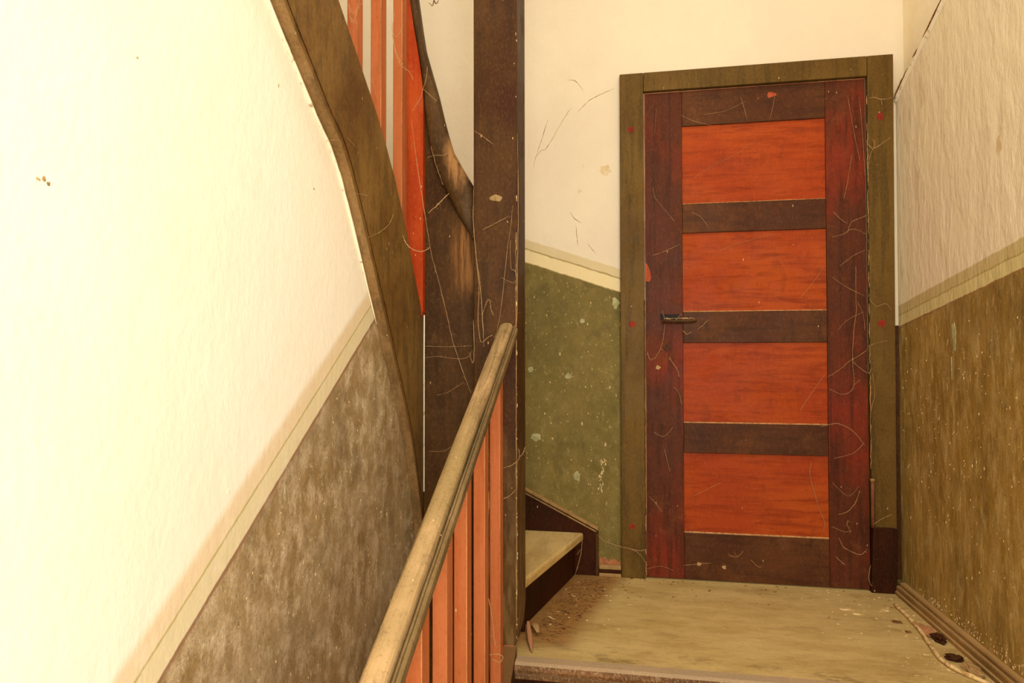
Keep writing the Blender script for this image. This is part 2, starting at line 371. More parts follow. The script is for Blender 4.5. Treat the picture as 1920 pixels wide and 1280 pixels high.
# rear wall with the stair window (behind the viewer)
b = B()
wx0, wx1, wz0, wz1 = -.18, 1.02, .48, 2.24
box(b, -1.62, wx0, -1.50, -1.35, ZF, ZT); box(b, wx1, XR+.1, -1.50, -1.35, ZF, ZT)
box(b, wx0, wx1, -1.50, -1.35, ZF, wz0); box(b, wx0, wx1, -1.50, -1.35, wz1, ZT)
struct(obj('wall_rear', b, M_plaster), 'plaster wall with the stair window behind the viewer', 'wall')
win = struct(empty('window_1'), 'tall stair window behind the viewer', 'window')
for d in ((wx0, wx0+.05, wz0, wz1), (wx1-.05, wx1, wz0, wz1), (wx0, wx1, wz0, wz0+.05), (wx0, wx1, wz1-.05, wz1), (.40, .44, wz0, wz1), (wx0, wx1, 1.6, 1.64)):
    bx('window_frame', M_brown, win, d[0], d[1], -1.46, -1.42, d[2], d[3], bevel=.004)
n = NT('window_glass'); n.b.inputs['Transmission Weight'].default_value = 1; M_glass = n.done((.95,.95,.9), .02)
for x0, x1 in ((wx0+.05, .40), (.44, wx1-.05)):
    for z0, z1 in ((wz0+.05, 1.6), (1.64, wz1-.05)):
        bx('pane', M_glass, win, x0, x1, -1.442, -1.438, z0, z1)
b = B()
cx0, cx1, cy0, cy1 = -1.15, .55, -.65, 1.85
for d in ((-1.70, cx0, -1.50, YB+.15), (cx1, XR+.1, -1.50, YB+.15), (cx0, cx1, -1.50, cy0), (cx0, cx1, cy1, YB+.15)): box(b, *d, ZT, ZT+.1)
struct(obj('ceiling', b, M_plaster), 'plain plaster ceiling with an added opening for fill light over the stair', 'ceiling')

b = B(); box(b, 1.0185, XR-.0005, YB-.006, YB, .046, 1.000)
obj('corner_strip', b, M_brown, wb)
# white filler along the joint of spandrel wall and stair string
b = B()
low = [p for p in SB_low if .55 < p[0] < 1.66]
pts = smooth_path([(XW+.003, y-.006, z-.010) for y, z in low], 4)
tube(b, pts, lambda t: .0040*(1+.18*math.sin(t*61)*math.sin(t*23)) if t < .93 else .002, 6)
obj('filler_bead', b, M_caulk, wl, smooth=True)

# ---------------------------------------------------------------- landing floor
def nosing_profile(y, z, over=.02, th=.034, back=.0315):
    pts = [(y+back, z)]
    for k in range(5):
        a = math.pi/2+math.pi*k/4
        pts.append((y-over+th/2+math.cos(a)*th/2, z-th/2+math.sin(a)*th/2))
    pts += [(y+back, z-th)]
    return pts
b = B(); box(b, -.43, XR, 1.865, YB, -.20, 0)
fl = struct(obj('floor', b, M_floor), 'worn yellow brown landing floor in front of the door', 'floor')
b = B(); prism(b, nosing_profile(1.833, 0), 0, -.3085, XR)
obj('nosing', b, M_nose, fl, smooth=False)['label'] = 'pale worn front edge of landing'
bx('riser', M_block, fl, -.3085, XR, 1.838, 1.862, -.15, -.034)
bx('cove_strip', M_nose, fl, -.3085, XR, 1.826, 1.838, -.050, -.034, bevel=.003)

# ---------------------------------------------------------------- lower flight (down towards the viewer)
def lower_stairs():
    s = empty('staircase')
    tag(s, 'lower wooden stair dropping from the pale worn landing edge', 'staircase')
    for k in range(1, 8):
        z = -.15*k; y = 1.838-.287*k
        bx('tread', M_floor, s, -.305, XR, y, y+.31, z-.03, z)
        b = B(); prism(b, nosing_profile(y, z), 0, -.305, XR); obj('nosing', b, M_nose, s)
        bx('riser', M_block, s, -.305, XR, y+.005, y+.025, max(z-.15, ZF), z-.03)
    # closed string beneath the balusters
    y0, y1 = -.45, 1.86
    f = lambda y: -.075+.519*(y-1.66)
    b = B(); prism(b, [(y0, ZF), (y1, ZF), (y1, f(y1)), (y0, max(f(y0), ZF+.1))], 0, -.350, -.3075)
    obj('string', b, M_brown, s, .003)
    return s
stair = lower_stairs()
b = B(); box(b, -1.55, XR, -1.35, YB, ZF-.1, ZF)
struct(obj('floor', b, M_floor), 'hall floor at the foot of the lower stair, out of view', 'floor')

# ---------------------------------------------------------------- newel post
nw = empty('newel_post')
tag(nw, 'tall square dark brown newel post draped in cobwebs, between stair rails and door', 'post')
NX0, NX1, NY0, NY1 = -.4395, -.3050, 1.8604, 2.020
b = B()
lv = [(-1.33, -.060), (-.12, -.060), (-.03, -.028), (.045, -.006), (.11, 0), (ZT-.001, 0)]
rings = []
for z, dx in lv:
    rings.append([(NX0, NY0, z), (NX1+dx, NY0, z), (NX1+dx*.9, NY1, z), (NX0, NY1, z)])
loft(b, rings)
obj('shaft', b, M_newel, nw, .004)
# ledger of peeled olive paint down the right arris
b = B()
for i in range(46):
    z = random.uniform(.05, 1.95)
    if 1.25 < z < 1.7 and random.random() < .6: continue
    blob(b, (NX1-random.uniform(.0, .004), NY0-.0012, z), random.uniform(.0005, .0016), 1, .001, 6, .5, .8, random.uniform(1.5, 6))
obj('chipped_arris', b, M_flake, nw)['kind'] = 'stuff'
b = B(); pts = [Vector((NX1-.0035+random.uniform(-.001, .001), NY0-.0006, .08+.02*i)) for i in range(60)]
tube(b, pts, lambda t: .0006+.0008*abs(math.sin(t*37)*math.sin(t*11)), 5); obj('cracked_arris', b, M_web, nw)
b = B(); blob(b, (-.370, NY0-.0014, 1.365), .016, 1, .001, 12, .25, 1.4, .6)
obj('smear', b, M_worn, nw)['label'] = 'pale wiped smear of dust'
b = B(); blob(b, (-.327, NY0-.0014, .02), .0, 1, .001)
b.free()
b = B(); box(b, -.3465, NX1-.0085, NY0-.0016, NY0-.0004, -.02, .030)
obj('bare_patch', b, M_shard, nw, 0)['label'] = 'patch of faded orange paint at the foot'

# ---------------------------------------------------------------- lower railing
rl = empty('stair_railing')
tag(rl, 'lower railing: worn tan handrail over orange slats, ending at the newel post', 'railing')
sl = .519; nl = math.hypot(1, sl)
def rail_part(name, prof, mat, label):
    b = B(); rings = []; N = 90
    for i in range(N+1):
        y = 1.8600-2.75*i/N; z = .9779-sl*(1.8592-y)
        w = (.0006*math.sin(i*1.7)+.0005*math.sin(i*.63)) if i else 0
        rings.append([(-.360+px+w*.6, y-(sl/nl*pn if i else 0), z+pn/nl+w*.6) for px, pn in prof])
    loft(b, rings)
    o = obj(name, b, mat, rl); o['label'] = label; return o
hr = rail_part('handrail', [(0.000, -.004), (.002, .003), (.007, .0075), (.013, .0105), (.020, .0122), (.028, .0118), (.034, .0095), (.0385, .0055), (.0405, .0005),
    (.0410, -.0125), (.0105, -.0125), (.0035, -.0095), (.0005, -.0075)], M_worn, 'worn tan handrail, rounded on top')
rb = rail_part('rail_bead', [(.008, -.0126), (.0440, -.0126), (.0440, -.0045), (.0462, -.0030), (.0482, -.0042), (.0486, -.0075), (.0500, -.0078), (.0505, -.0052), (.0530, -.0050),
    (.0560, -.0075), (.0565, -.0150), (.0555, -.0260), (.0520, -.0330), (.0450, -.0350), (.0445, -.0400), (.0105, -.0400), (.0100, -.0350), (.0030, -.0330), (.0000, -.0260), (.0005, -.0150)], M_railbead, 'darker grooved lower half of the rail')
def arris(o, x1, ya, z0_, z1_):  # pale strip paints the edge highlight onto a slat
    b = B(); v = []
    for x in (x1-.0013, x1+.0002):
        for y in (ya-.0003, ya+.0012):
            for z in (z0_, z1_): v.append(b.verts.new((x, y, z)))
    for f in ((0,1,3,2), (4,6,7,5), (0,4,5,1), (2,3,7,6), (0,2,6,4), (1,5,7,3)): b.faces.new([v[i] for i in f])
    obj('arris_highlight', b, M_arris, o)
# balusters, each cut to the slope of rail and string
def baluster(bm, x0, x1, y0, y1, zf_low, zf_up):
    v = []
    for x in (x0, x1):
        for y in (y0, y1):
            for z in (zf_low(y), zf_up(y)): v.append(bm.verts.new((x, y, z)))
    for f in ((0,1,3,2), (4,6,7,5), (0,4,5,1), (2,3,7,6), (0,2,6,4), (1,5,7,3)): bm.faces.new([v[i] for i in f])
for k, yb in enumerate([1.661, 1.47, 1.292, 1.138, .989, .835, .68, .525, .37, .215, .06, -.095, -.25, -.405]):
    b = B(); baluster(b, -.3475, -.3195, yb, yb+.042, lambda y: -.080+.519*(y-1.66), lambda y: .942-.519*(1.86-y))
    o = obj('baluster', b, M_orange, rl, .0012, seg=1)
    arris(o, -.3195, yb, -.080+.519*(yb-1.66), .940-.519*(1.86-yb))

# ---------------------------------------------------------------- upper flight with winders
up = empty('staircase')
tag(up, 'upper winding stair with its deep brown string board beside the newel post', 'staircase')
b = B(); prism(b, SB_low + SB_up[::-1], 0, XW+.0005, XW+.026)
s = obj('string', b, M_string, up, .003); s['label'] = 'deep brown side board sweeping up along the cream wall'
# lighter worn lower edge of the string
b = B(); rings = []
P_ = [(p.y, p.z) for p in smooth_path([(0, y, z) for y, z in SB_low], 3)]
for q in range(len(P_)):
    a, c = P_[max(q-1, 0)], P_[min(q+1, len(P_)-1)]
    dy, dz = c[0]-a[0], c[1]-a[1]; l = math.hypot(dy, dz); ny, nz = dz/l, -dy/l
    y, z = P_[q]
    rings.append([(XW+.001, y, z), (XW+.0275, y, z), (XW+.0275, y+ny*.004-dz/l*0, z+nz*.004), (XW+.001, y+ny*.004, z+nz*.004)])
loft(b, rings)
obj('string_edge', b, M_edge, up)['label'] = 'paler scuffed lower edge of the board'
b = B(); tube(b, [(XW+.0265, y-.012*0+.010*(1 if y > 1.3 else .4), z+.016) for y, z in P_], .0016, 5)
obj('string_bead', b, M_brown, up, smooth=True)
# curved-top board between string and newel
PY = 1.932
ptop = [(-.6205, 1.76), (-.6105, 1.673), (-.5961, 1.5588), (-.5780, 1.492), (-.5553, 1.4337), (-.515, 1.355), (-.4732, 1.2813), (-.4396, 1.250)]
b = B(); prism(b, [(-.6200, ZF), (-.4396, ZF)] + ptop[::-1], 1, PY, PY+.025)
o = obj('end_board', b, M_board, up, .0015, seg=1); o['label'] = 'upright dark board with a curved top'
b = B(); tube(b, [(-.6175, PY-.001, .46), (-.6175, PY-.001, .9), (-.6170, PY-.001, 1.02)], .0020, 5)
obj('bright_joint', b, M_caulk, up)['label'] = 'pale line of filler in the joint'
# winder treads fan round a pivot next to the newel
P0 = Vector((-.4396, 1.990))
x0, x1, y0, y1 = -1.549, XR, 1.62, YB-.001
def hit(a):
    dx, dy = math.cos(a), math.sin(a); t = 9
    if dx < 0: t = min(t, (x0-P0.x)/dx)
    if dy > 0: t = min(t, (y1-P0.y)/dy)
    if dy < 0: t = min(t, (y0-P0.y)/dy)
    return (P0.x+dx*t, P0.y+dy*t)
angs = [math.radians(a) for a in (99, 122, 146, 168, 186)]
# first winder has a straight riser line from the newel to the wall
r0, r1 = (-.3133, 2.0736), (-.180, YB)
polys = [[(-.3050, 2.022), (-.3035, 2.030), (-.1480, YB), hit(angs[0]), (P0.x, P0.y+.031)]]
body1 = [(-.3070, 2.021), r0, r1, hit(angs[0]), (P0.x, P0.y+.031)]
M_tread = wood('winder_tread', (214,186,122), (196,164,98), (214,190,136), grain=(.6,.12,1), rough=.6, top=.3, speck=.95, dark=(150,116,62))
def slab(name, pts, z0, z1, mat, bev=.004):
    b = B(); prism(b, pts, 2, z0, z1); return obj(name, b, mat, up, bev)
slab('tread', polys[0], .137, .169, M_tread, .009)
slab('riser', body1, 0, .137, M_block)
for i in range(4):
    A, D = hit(angs[i]), hit(angs[i+1])
    mid = []
    cor = [(x0, y1)]
    for c in cor:
        ac = math.atan2(c[1]-P0.y, c[0]-P0.x) % (2*math.pi)
        if angs[i] < ac < angs[i+1]: mid.append(c)
    pts = [(P0.x-.002, P0.y+.032 if i < 2 else P0.y), A] + mid + [D]
    z = .169+.165*(i+1)
    slab('tread', pts, z-.032, z, M_tread)
    slab('riser', pts, 0.0, z-.032, M_block)
zz = .169+.165*4; yy = 1.62
for k in range(11):
    z = zz+.165*(k+1); ya = yy-.205*k
    bx('tread', M_tread, up, -1.55, -.675 if ya < 1.9 else -.62, ya-.225, ya+.0, z-.03, z, bevel=.004)
    bx('riser', M_block, up, -1.55, -.675, ya-.02, ya, z-.165, z-.03)

# ---------------------------------------------------------------- upper railing
ru = empty('stair_railing')
tag(ru, 'upper railing: orange slats and a dark swan-necked handrail dropping to the newel post', 'railing')
top = lambda y: 2.10+(1.93-y)*.86
for (xa, xb, ya, yb2) in ((-.672, -.6455, 1.472, 1.508), (-.676, -.6455, 1.632, 1.672), (-.674, -.6455, 1.800, 1.842)):
    b = B(); baluster(b, xa, xb, ya, yb2, lambda y: 1.62-.9*(y-1.3) if y < 1.6 else 1.30-1.5*(y-1.6)-.1, top); o = obj('baluster', b, M_orange, ru, .0012, seg=1)
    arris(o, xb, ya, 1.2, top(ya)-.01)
b = B(); prism(b, [(-.669, .90), (-.621, .90), (-.621, 1.01), (-.6135, 1.03), (-.6135, 1.690), (-.6155, 1.745), (-.628, 1.84), (-.646, 1.945), (-.658, 2.04), (-.669, 2.04)], 1, 1.905, 1.931)
o = obj('baluster', b, M_orange2, ru, .0012, seg=1); o['label'] = 'wide deep orange end slat'
for k in range(7):
    ya = 1.315-.157*k
    b = B(); baluster(b, -.674, -.6455, ya, ya+.04, lambda y: 1.62-.79*(y-1.3), top); obj('baluster', b, M_orange, ru, .0012, seg=1)
# swan neck
R = [(-.6364, 2.040), (-.6240, 1.950), (-.611, 1.869), (-.5900, 1.795), (-.5664, 1.7164), (-.5480, 1.640), (-.5328, 1.585), (-.5170, 1.5323), (-.4870, 1.478), (-.4596, 1.432), (-.4398, 1.400)]
L = [(-.6633, 2.037), (-.6451, 1.9449), (-.6265, 1.835), (-.6170, 1.765), (-.6105, 1.673), (-.6040, 1.610), (-.5961, 1.5588), (-.5780, 1.492), (-.5553, 1.4337), (-.5150, 1.355), (-.4398, 1.225)]
b = B(); rings = []
def ell(l, r, y, hd, k=14):
    c = ((l[0]+r[0])/2, (l[1]+r[1])/2); h = ((r[0]-l[0])/2, (r[1]-l[1])/2); out = []
    for j in range(k):
        a = 2*math.pi*j/k; ca, sa = math.cos(a), math.sin(a)
        e = .7
        cu = math.copysign(abs(ca)**e, ca); su = math.copysign(abs(sa)**e, sa)
        out.append((c[0]+h[0]*cu, y+hd*su, c[1]+h[1]*cu))
    return out
# upper run, over the frame, towards the viewer
run = [(-.66, -1.0, 4.60-.42), (-.66, .2, 3.52), (-.66, 1.0, 2.84), (-.66, 1.45, 2.47), (-.66, 1.70, 2.30), (-.657, 1.85, 2.20)]
for p in run:
    d = Vector((0, 1, -.84)).normalized(); u = Vector((0, .84, 1)).normalized()
    ring = []
    for j in range(14):
        a = 2*math.pi*j/14; q = Vector(p)+Vector((1, 0, 0))*.027*math.cos(a)+u*.024*math.sin(a); ring.append(q)
    rings.append([tuple(q) for q in ring])
rings.append([(-.6545+.020*math.cos(2*math.pi*j/14), 1.915+.02*math.sin(2*math.pi*j/14)*1.0, 2.12+.01*math.sin(2*math.pi*j/14)) for j in range(14)])
for l, r in zip(L, R): rings.append(ell(l, r, 1.925, .027))
loft(b, rings)
o = obj('handrail', b, M_neck, ru, smooth=True); o['label'] = 'dark curved handrail neck worn at its foot'

# ---------------------------------------------------------------- skirting and baseboards
tr = struct(empty('trim_1'), 'dark sloping skirting beside the first winder step with a pale moulded top', 'skirting')
zs = lambda x: .3413-.5*(x+.3908)
b = B(); prism(b, [(-.95, .169), (-.205, .169), (-.205, .0), (-.0943, .0), (-.0943, zs(-.0943)-.012), (-.95, zs(-.95)-.012)], 1, YB-.022, YB-.002)
obj('board', b, M_block, tr, .002)
for dz, y0_, th in ((0, .030, .010), (-.016, .026, .007)):
    b = B(); prism(b, [(-.95, zs(-.95)+dz-th), (-.092, zs(-.092)+dz-th), (-.092, zs(-.092)+dz), (-.95, zs(-.95)+dz)], 1, YB-y0_, YB-.002)
    obj('moulding', b, M_tan, tr, .002)
bx('end_strip', M_brown, tr, -.104, -.092, YB-.026, YB-.002, 0, .186, bevel=.002)
bb = struct(empty('baseboard_back'), 'short stub of moulded skirting left of the door casing', 'baseboard')
for z0_, z1_, d, m in ((0, .013, .030, M_tan), (.013, .027, .024, M_block), (.027, .042, .020, M_tan)):
    bx('moulding', m, bb, -.090, -.003, YB-d, YB-.001, z0_, z1_, bevel=.002)
b = B()
up_ = [(-.088+.084*k/12, .052+random.uniform(0, .018)) for k in range(13)]
prism(b, [(-.088, .0425), (-.004, .0425)] + up_[::-1], 1, YB-.003, YB-.0005)
o = obj('broken_plaster', b, M_shard, bb); o['label'] = 'broken pinkish plaster edge'
br = struct(empty('baseboard_right'), 'tan grooved skirting along the right wall of the landing', 'baseboard')
prof = [(XR, 0), (XR-.035, 0), (XR-.035, .012), (XR-.030, .015), (XR-.030, .030), (XR-.027, .0335), (XR-.0215, .0335), (XR-.0205, .030), (XR-.018, .030), (XR-.018, .041), (XR-.014, .045), (XR, .045)]
b = B(); prism(b, prof, 1, 1.845, 2.565)
obj('moulding', b, M_tan, br, 0)
b = B()
for i in range(130):
    y = random.uniform(1.85, 2.45)
    blob(b, (XR-.0012, y, .05+abs(random.gauss(0, .018))), random.uniform(.0005, .0022), 0, .0011, 5, .5, 1, 1.6)
o = obj('paint_flakes', b, M_flake, br); o['kind'] = 'stuff'

# ---------------------------------------------------------------- door
dr = struct(empty('door_1'), 'dark red-brown door with four orange panels in an olive brown casing', 'door')
DX0, DX1, DT = .0973, .9243, 1.9456
AX0, AX1, AT = -.0005, 1.0195, 2.0265
def cas(name, pts, y=2.574, mat=None, label=None):
    b = B(); prism(b, pts, 1, y, YB+.002); o = obj(name, b, mat or M_olive, dr, .003)
    if label: o['label'] = label
    return o
g = .004
cas('casing_side', [(AX0, 0), (DX0-g, 0), (DX0-g, DT+g), (DX0-g, AT), (AX0, AT)])
cas('casing_side', [(DX1+g, .238), (AX1-.006, .238), (AX1, AT), (DX1+g, AT)])
cas('casing_head', [(DX0-g+.0008, DT+g), (DX1+g-.0008, DT+g), (DX1+g-.0008, AT), (DX0-g+.0008, AT)])
cas('plinth_block', [(DX1-.004, 0), (AX1-.010, 0), (AX1-.006, .232), (AX1-.016, .244), (DX1+.004, .244)], 2.566, M_block, 'near-black block under the casing')
YD = 2.588
bx('door_stile', M_door, dr, DX0, .2447, YD, YB+.002, .004, DT, bevel=.0025)
bx('door_stile', M_door, dr, .7817, DX1, YD, YB+.002, .004, DT, bevel=.0025)
rails = [(.004, .187), (.5012, .6203), (.9374, 1.0604), (1.3753, 1.4908), (1.8044, DT)]
for z0_, z1_ in rails:
    bx('door_rail', M_doorrail, dr, .2449, .7815, YD+.0006, YB+.002, z0_, z1_, bevel=.0025)
pn = [(.187, .5012), (.6203, .9374), (1.0604, 1.3753), (1.4908, 1.8044)]
for z0_, z1_ in pn:
    o = bx('door_panel', M_panel, dr, .2449, .7815, YD+.008, YB+.001, z0_+.0003, z1_-.0003)
    b = B(); prism(b, [(YD+.0005, z0_), (YD+.008, z0_), (YD+.008, z0_+.004)], 0, .2455, .781)
    obj('dust_line', b, M_dustledge, o)
bx('leaf_edge_highlight', M_edgepink, dr, DX0-.0004, DX0+.0018, YD-.0012, YD+.004, .01, DT)  # pale strips paint the lit edges of the door leaf
bx('leaf_edge_highlight', M_edgepink, dr, DX0, DX1, YD-.001, YD+.004, DT-.0018, DT+.0006)
def joint(name, x, y, z0_, z1_, r0_, mat, par, keep=.8):
    b = B(); k = int((z1_-z0_)/.012); run_ = []
    for i in range(k+1):
        p = Vector((x+random.uniform(-.0015, .0015), y, z0_+(z1_-z0_)*i/k))
        if random.random() < keep: run_.append(p)
        else:
            if len(run_) > 1: tube(b, run_, lambda t: r0_*(.4+.6*math.sin(math.pi*t)), 5)
            run_ = []
    if len(run_) > 1: tube(b, run_, lambda t: r0_*(.4+.6*math.sin(math.pi*t)), 5)
    o = obj(name, b, mat, par); o['kind'] = 'stuff'; return o
joint('dust_joint', .9262, 2.576, .46, 1.90, .0016, M_dustledge, dr, .86)
joint('dust_joint', .0953, 2.574, .01, .30, .0022, M_dustledge, dr, .8)
joint('dust_joint', .0960, 2.574, .30, 1.9, .0010, M_edgepink, dr, .85)
# lever handle, dusty on top, with its keyhole plate
b = B()
rings = []
for i in range(13):
    t = i/12; x = .165+.128*t; h = .0085*(1-.25*t); z = 1.024-.003*math.sin(t*3)
    rings.append([(x, 2.560+.0095*math.cos(a), z+h*math.sin(a)) for a in [2*math.pi*k/10 for k in range(10)]])
loft(b, rings); hd = obj('door_handle', b, M_brown, dr, smooth=True); hd['label'] = 'brown lever handle with dust on top'
b = B(); loft(b, [[(.172+.010*math.cos(a), y, 1.022+.010*math.sin(a)) for a in [2*math.pi*k/12 for k in range(12)]] for y in (YD, 2.560)])
obj('handle_neck', b, M_iron, hd, smooth=True)
b = B(); box(b, .158, .235, YD-.003, YD, 1.030, 1.052); obj('handle_shadow', b, M_dark, hd, .003)  # dark plate stands for the shade above the lever
b = B()
for i in range(60): blob(b, (random.uniform(.17, .285), random.uniform(2.553, 2.566), 1.0315+random.uniform(0, .003)), random.uniform(.001, .0035), 2, .0015, 5, .5)
o = obj('dust_heap', b, M_flake, hd); o['kind'] = 'stuff'
kx, kz = .1815, .9225
b = B(); prism(b, [(kx+u*.015, kz+v*.021) for u, v in ((0,1), (.6,.6), (1,0), (.6,-.6), (0,-1), (-.6,-.6), (-1,0), (-.6,.6))], 1, YD-.0022, YD)
kp = obj('keyhole_plate', b, M_doorrail, dr, .0008)
b = B(); prism(b, [(kx-.0015, kz-.007), (kx+.0015, kz-.007), (kx+.001, kz+.001), (kx+.0028, kz+.005), (kx, kz+.009), (kx-.0028, kz+.005), (kx-.001, kz+.001)], 1, YD-.0028, YD-.002)
obj('keyhole', b, M_dark, kp)
# hinge pin
b = B(); tube(b, [(.9285, 2.570, .242), (.9285, 2.570, .30), (.9285, 2.570, .36), (.9285, 2.570, .415)], .0068, 10)
hg = obj('hinge', b, M_iron, dr, smooth=True)
b = B(); tube(b, [(.9285, 2.570, .415), (.9285, 2.570, .424)], .0088, 10); obj('hinge_tip', b, M_tan, hg, smooth=True)
for x, z, r in ((.043, 1.799, .013), (.0447, 1.0133, .013), (.042, .2056, .011), (.971, 1.7906, .014), (.9674, 1.0083, .014)):
    b = B(); blob(b, (x, 2.574-.0012, z), r, 1, .0013, 14, .18)
    o = obj('screw_patch', b, M_red, dr); o['label'] = 'dull red dab over a fixing screw'
    b = B(); blob(b, (x+.001, 2.574-.0018, z-.001), .0022, 1, .0008, 6, .4, .6, 1.4); obj('screw_hole', b, M_dark, o)
b = B(); prism(b, [(.0985, 1.185), (.116, 1.184), (.1205, 1.200), (.117, 1.228), (.108, 1.252), (.0985, 1.262)], 1, YD-.0012, YD-.0001)
obj('bare_patch', b, M_pink, dr)['label'] = 'bright orange bare patch on the door edge'
b = B(); blob(b, (.585, YD-.0012+.0006, 1.906), .014, 1, .0011, 12, .25, 1.25, .75)
obj('bare_patch', b, M_pink, dr)['label'] = 'pinkish bare patch on the top rail'
for x, z, r in ((.30, .065, .008), (.395, .058, .008), (.147, .84, .009)):
    b = B(); blob(b, (x, YD-.001, z), r, 1, .0016, 9, .3); obj('dust_spot', b, M_web, dr)

# ---------------------------------------------------------------- marks on the walls
def on_wall(name, strands, r, y, mat, parent):
    b = B()
    for s_ in strands:
        p = smooth_path([(x+random.uniform(-.001, .001), y, z) for x, z in s_], 5)
        p = [q+Vector((random.uniform(-.0012, .0012), 0, random.uniform(-.0012, .0012))) for q in p]
        tube(b, p, lambda t: r*(.35+.65*math.sin(math.pi*min(1, max(0, t)))), 5)
    return obj(name, b, mat, parent)
cr = [[(-0.3583, 1.6707), (-0.3471, 1.715), (-0.3246, 1.7429), (-0.3044, 1.7507), (-0.2576, 1.8217), (-0.2242, 1.8798), (-0.1976, 1.9115)],
 [(-0.169, 1.8941), (-0.1294, 1.9358), (-0.0814, 1.959), (-0.0228, 1.9814)], [(-0.3403, 1.737), (-0.3133, 1.8139), (-0.2976, 1.8689)],
 [(-0.2027, 1.479), (-0.1852, 1.4518), (-0.1589, 1.4332)], [(-0.1808, 1.4252), (-0.1765, 1.3742), (-0.1722, 1.3366)],
 [(-0.1307, 1.3442), (-0.1111, 1.3195), (-0.1003, 1.3039)], [(-0.2129, 2.0307), (-0.1798, 2.0238), (-0.1469, 1.9814)]]
for k, s_ in enumerate(cr): on_wall('crack', [s_], .0011, YB-.0002, M_crack, wb)
on_wall('pencil_scribble', [[(-0.8116, 2.4119), (-0.8, 2.40), (-0.7949, 2.3987), (-.790, 2.41), (-0.7878, 2.4213), (-.78, 2.405), (-0.771, 2.4127), (-.765, 2.43)]], .0024, YB-.0002, M_crack, wb)
for x, z, r, sz in ((-0.1553, 1.0285, .012, .7), (-0.2148, 0.8025, .014, .8), (-0.3478, 0.5475, .020, .8), (-0.1783, 0.3923, .013, 1.5), (-0.0189, 1.1013, .014, 1.6), (-.37, .83, .012, 1)):
    b = B(); blob(b, (x, YB-.001, z), r, 1, .0016, 13, .28, 1, sz); obj('paint_chip', b, M_chip, wb)
b = B()
for i in range(34):
    z = random.uniform(.33, .47); blob(b, (-.074+random.gauss(0, .006)+(.47-z)*-.05, YB-.001, z), random.uniform(.0015, .0042), 1, .0018, 6, .45, .8, 1.5)
for i in range(90): 
    x = random.uniform(-.39, -.01); z = random.uniform(.3, 1.15)
    if z < 1.12-.342*(x+.02): blob(b, (x, YB-.001, z), random.uniform(.0008, .0026), 1, .0016, 6, .45, .8, 1.5)
obj('paint_flakes', b, M_flake, wb)['kind'] = 'stuff'
for x, z, rr in ((-.060, 1.647, .024), (-.150, 1.668, .006), (-.165, 1.565, .008)):
    b = B(); blob(b, (x, YB-.0006, z), rr, 1, .0005, 16, .25, 1, .9); obj('stain', b, M_smudge, wb)
b = B(); blob(b, (XR-.0006, 1.94, 1.47), .018, 0, .0005, 14, .3, .8, 1.5); obj('stain', b, M_smudge, wr)
# right wall: pale scar below the dado edge, flaked specks
for pts in ([(2.205, .985), (2.190, .992), (2.182, .965), (2.186, .905), (2.196, .900), (2.200, .94)], [(2.2135, .885), (2.209, .885), (2.208, .815), (2.2115, .812)]):
    b = B(); prism(b, pts, 0, XR-.0016, XR-.0002); obj('paint_chip', b, M_chip, wr)
b = B()
for i in range(190):
    y = random.uniform(1.83, 2.57); z = random.triangular(.06, 1.05, .75)
    if z < .98+.157*(2.55-y): blob(b, (XR-.0012, y, z), random.uniform(.0004, .0019), 0, .0011, 5, .5, .8, random.uniform(1, 2.6))
obj('paint_flakes', b, M_flake, wr)['kind'] = 'stuff'
b = B()
for i in range(380):
    y = random.uniform(.8, 1.9); z = random.uniform(-.1, 1.1)
    if z < .41+.7*(y-.8037): blob(b, (XW, y, z), random.uniform(.0004, .0014), 0, .0008, 5, .5, .8, random.uniform(1, 3))
obj('paint_flakes', b, M_flake, wl)['kind'] = 'stuff'
on2 = lambda y, z, r, sy=1, sz=1: blob(b, (XW, y, z), r, 0, .0006, 7, .5, sy, sz)
b = B(); on2(.6050, 1.096, .0030, .8, .8); on2(.612, 1.098, .0026, .8, 1); on2(.618, 1.094, .002); on2(1.3855, 1.2994, .0030, .6, 1.4); on2(1.107, 1.412, .0026, .6, 1.3); on2(1.25, 1.25, .002); on2(.75, 1.3, .0018)
o = obj('stain', b, M_crack, wl); o['kind'] = 'stuff'
b = B(); blob(b, (XW, .958, .668), .0042, 0, .001, 8, .3); obj('paint_chip', b, M_caulk, wl)

# ---------------------------------------------------------------- litter on the landing
tri = [(-.30, 2.03), (-.19, 2.50), (-.03, 2.56), (-.10, 2.25), (-.22, 1.96)]
def inside(x, y, P):
    c = False
    for i in range(len(P)):
        (xa, ya), (xb, yb) = P[i], P[i-1]
        if (ya > y) != (yb > y) and x < (xb-xa)*(y-ya)/(yb-ya)+xa: c = not c
    return c
b = B(); k = 0
while k < 420:
    x, y = random.uniform(-.31, 0), random.uniform(1.9, 2.57)
    if inside(x, y, tri): blob(b, (x, y, 0), random.uniform(.001, .0042), 2, random.uniform(.0006, .002), 6, .5, 1.5, .7); k += 1
for i in range(70): blob(b, (random.uniform(-.1, 1.0), min(2.585, 2.575-abs(random.gauss(0, .10))), 0), random.uniform(.001, .004), 2, .0012, 6, .5, 1.4, .7)
tag(obj('dirt_crumbs', b, M_dirt), 'brown dirt and crumbs scattered along the winder step and door foot', 'dirt', kind='stuff')
b = B()
for i in range(120):
    x = 1.0-abs(random.gauss(0, .14)); y = random.uniform(1.86, 2.57)
    if x > -.2: blob(b, (x, y, 0), random.uniform(.0007, .0030), 2, .0012, 6, .5, 1.5, .7)
for i in range(30): blob(b, (random.uniform(-.28, .05), random.uniform(2.0, 2.5), .001), random.uniform(.0015, .004), 2, .0014, 6, .5, 1.5, .7)
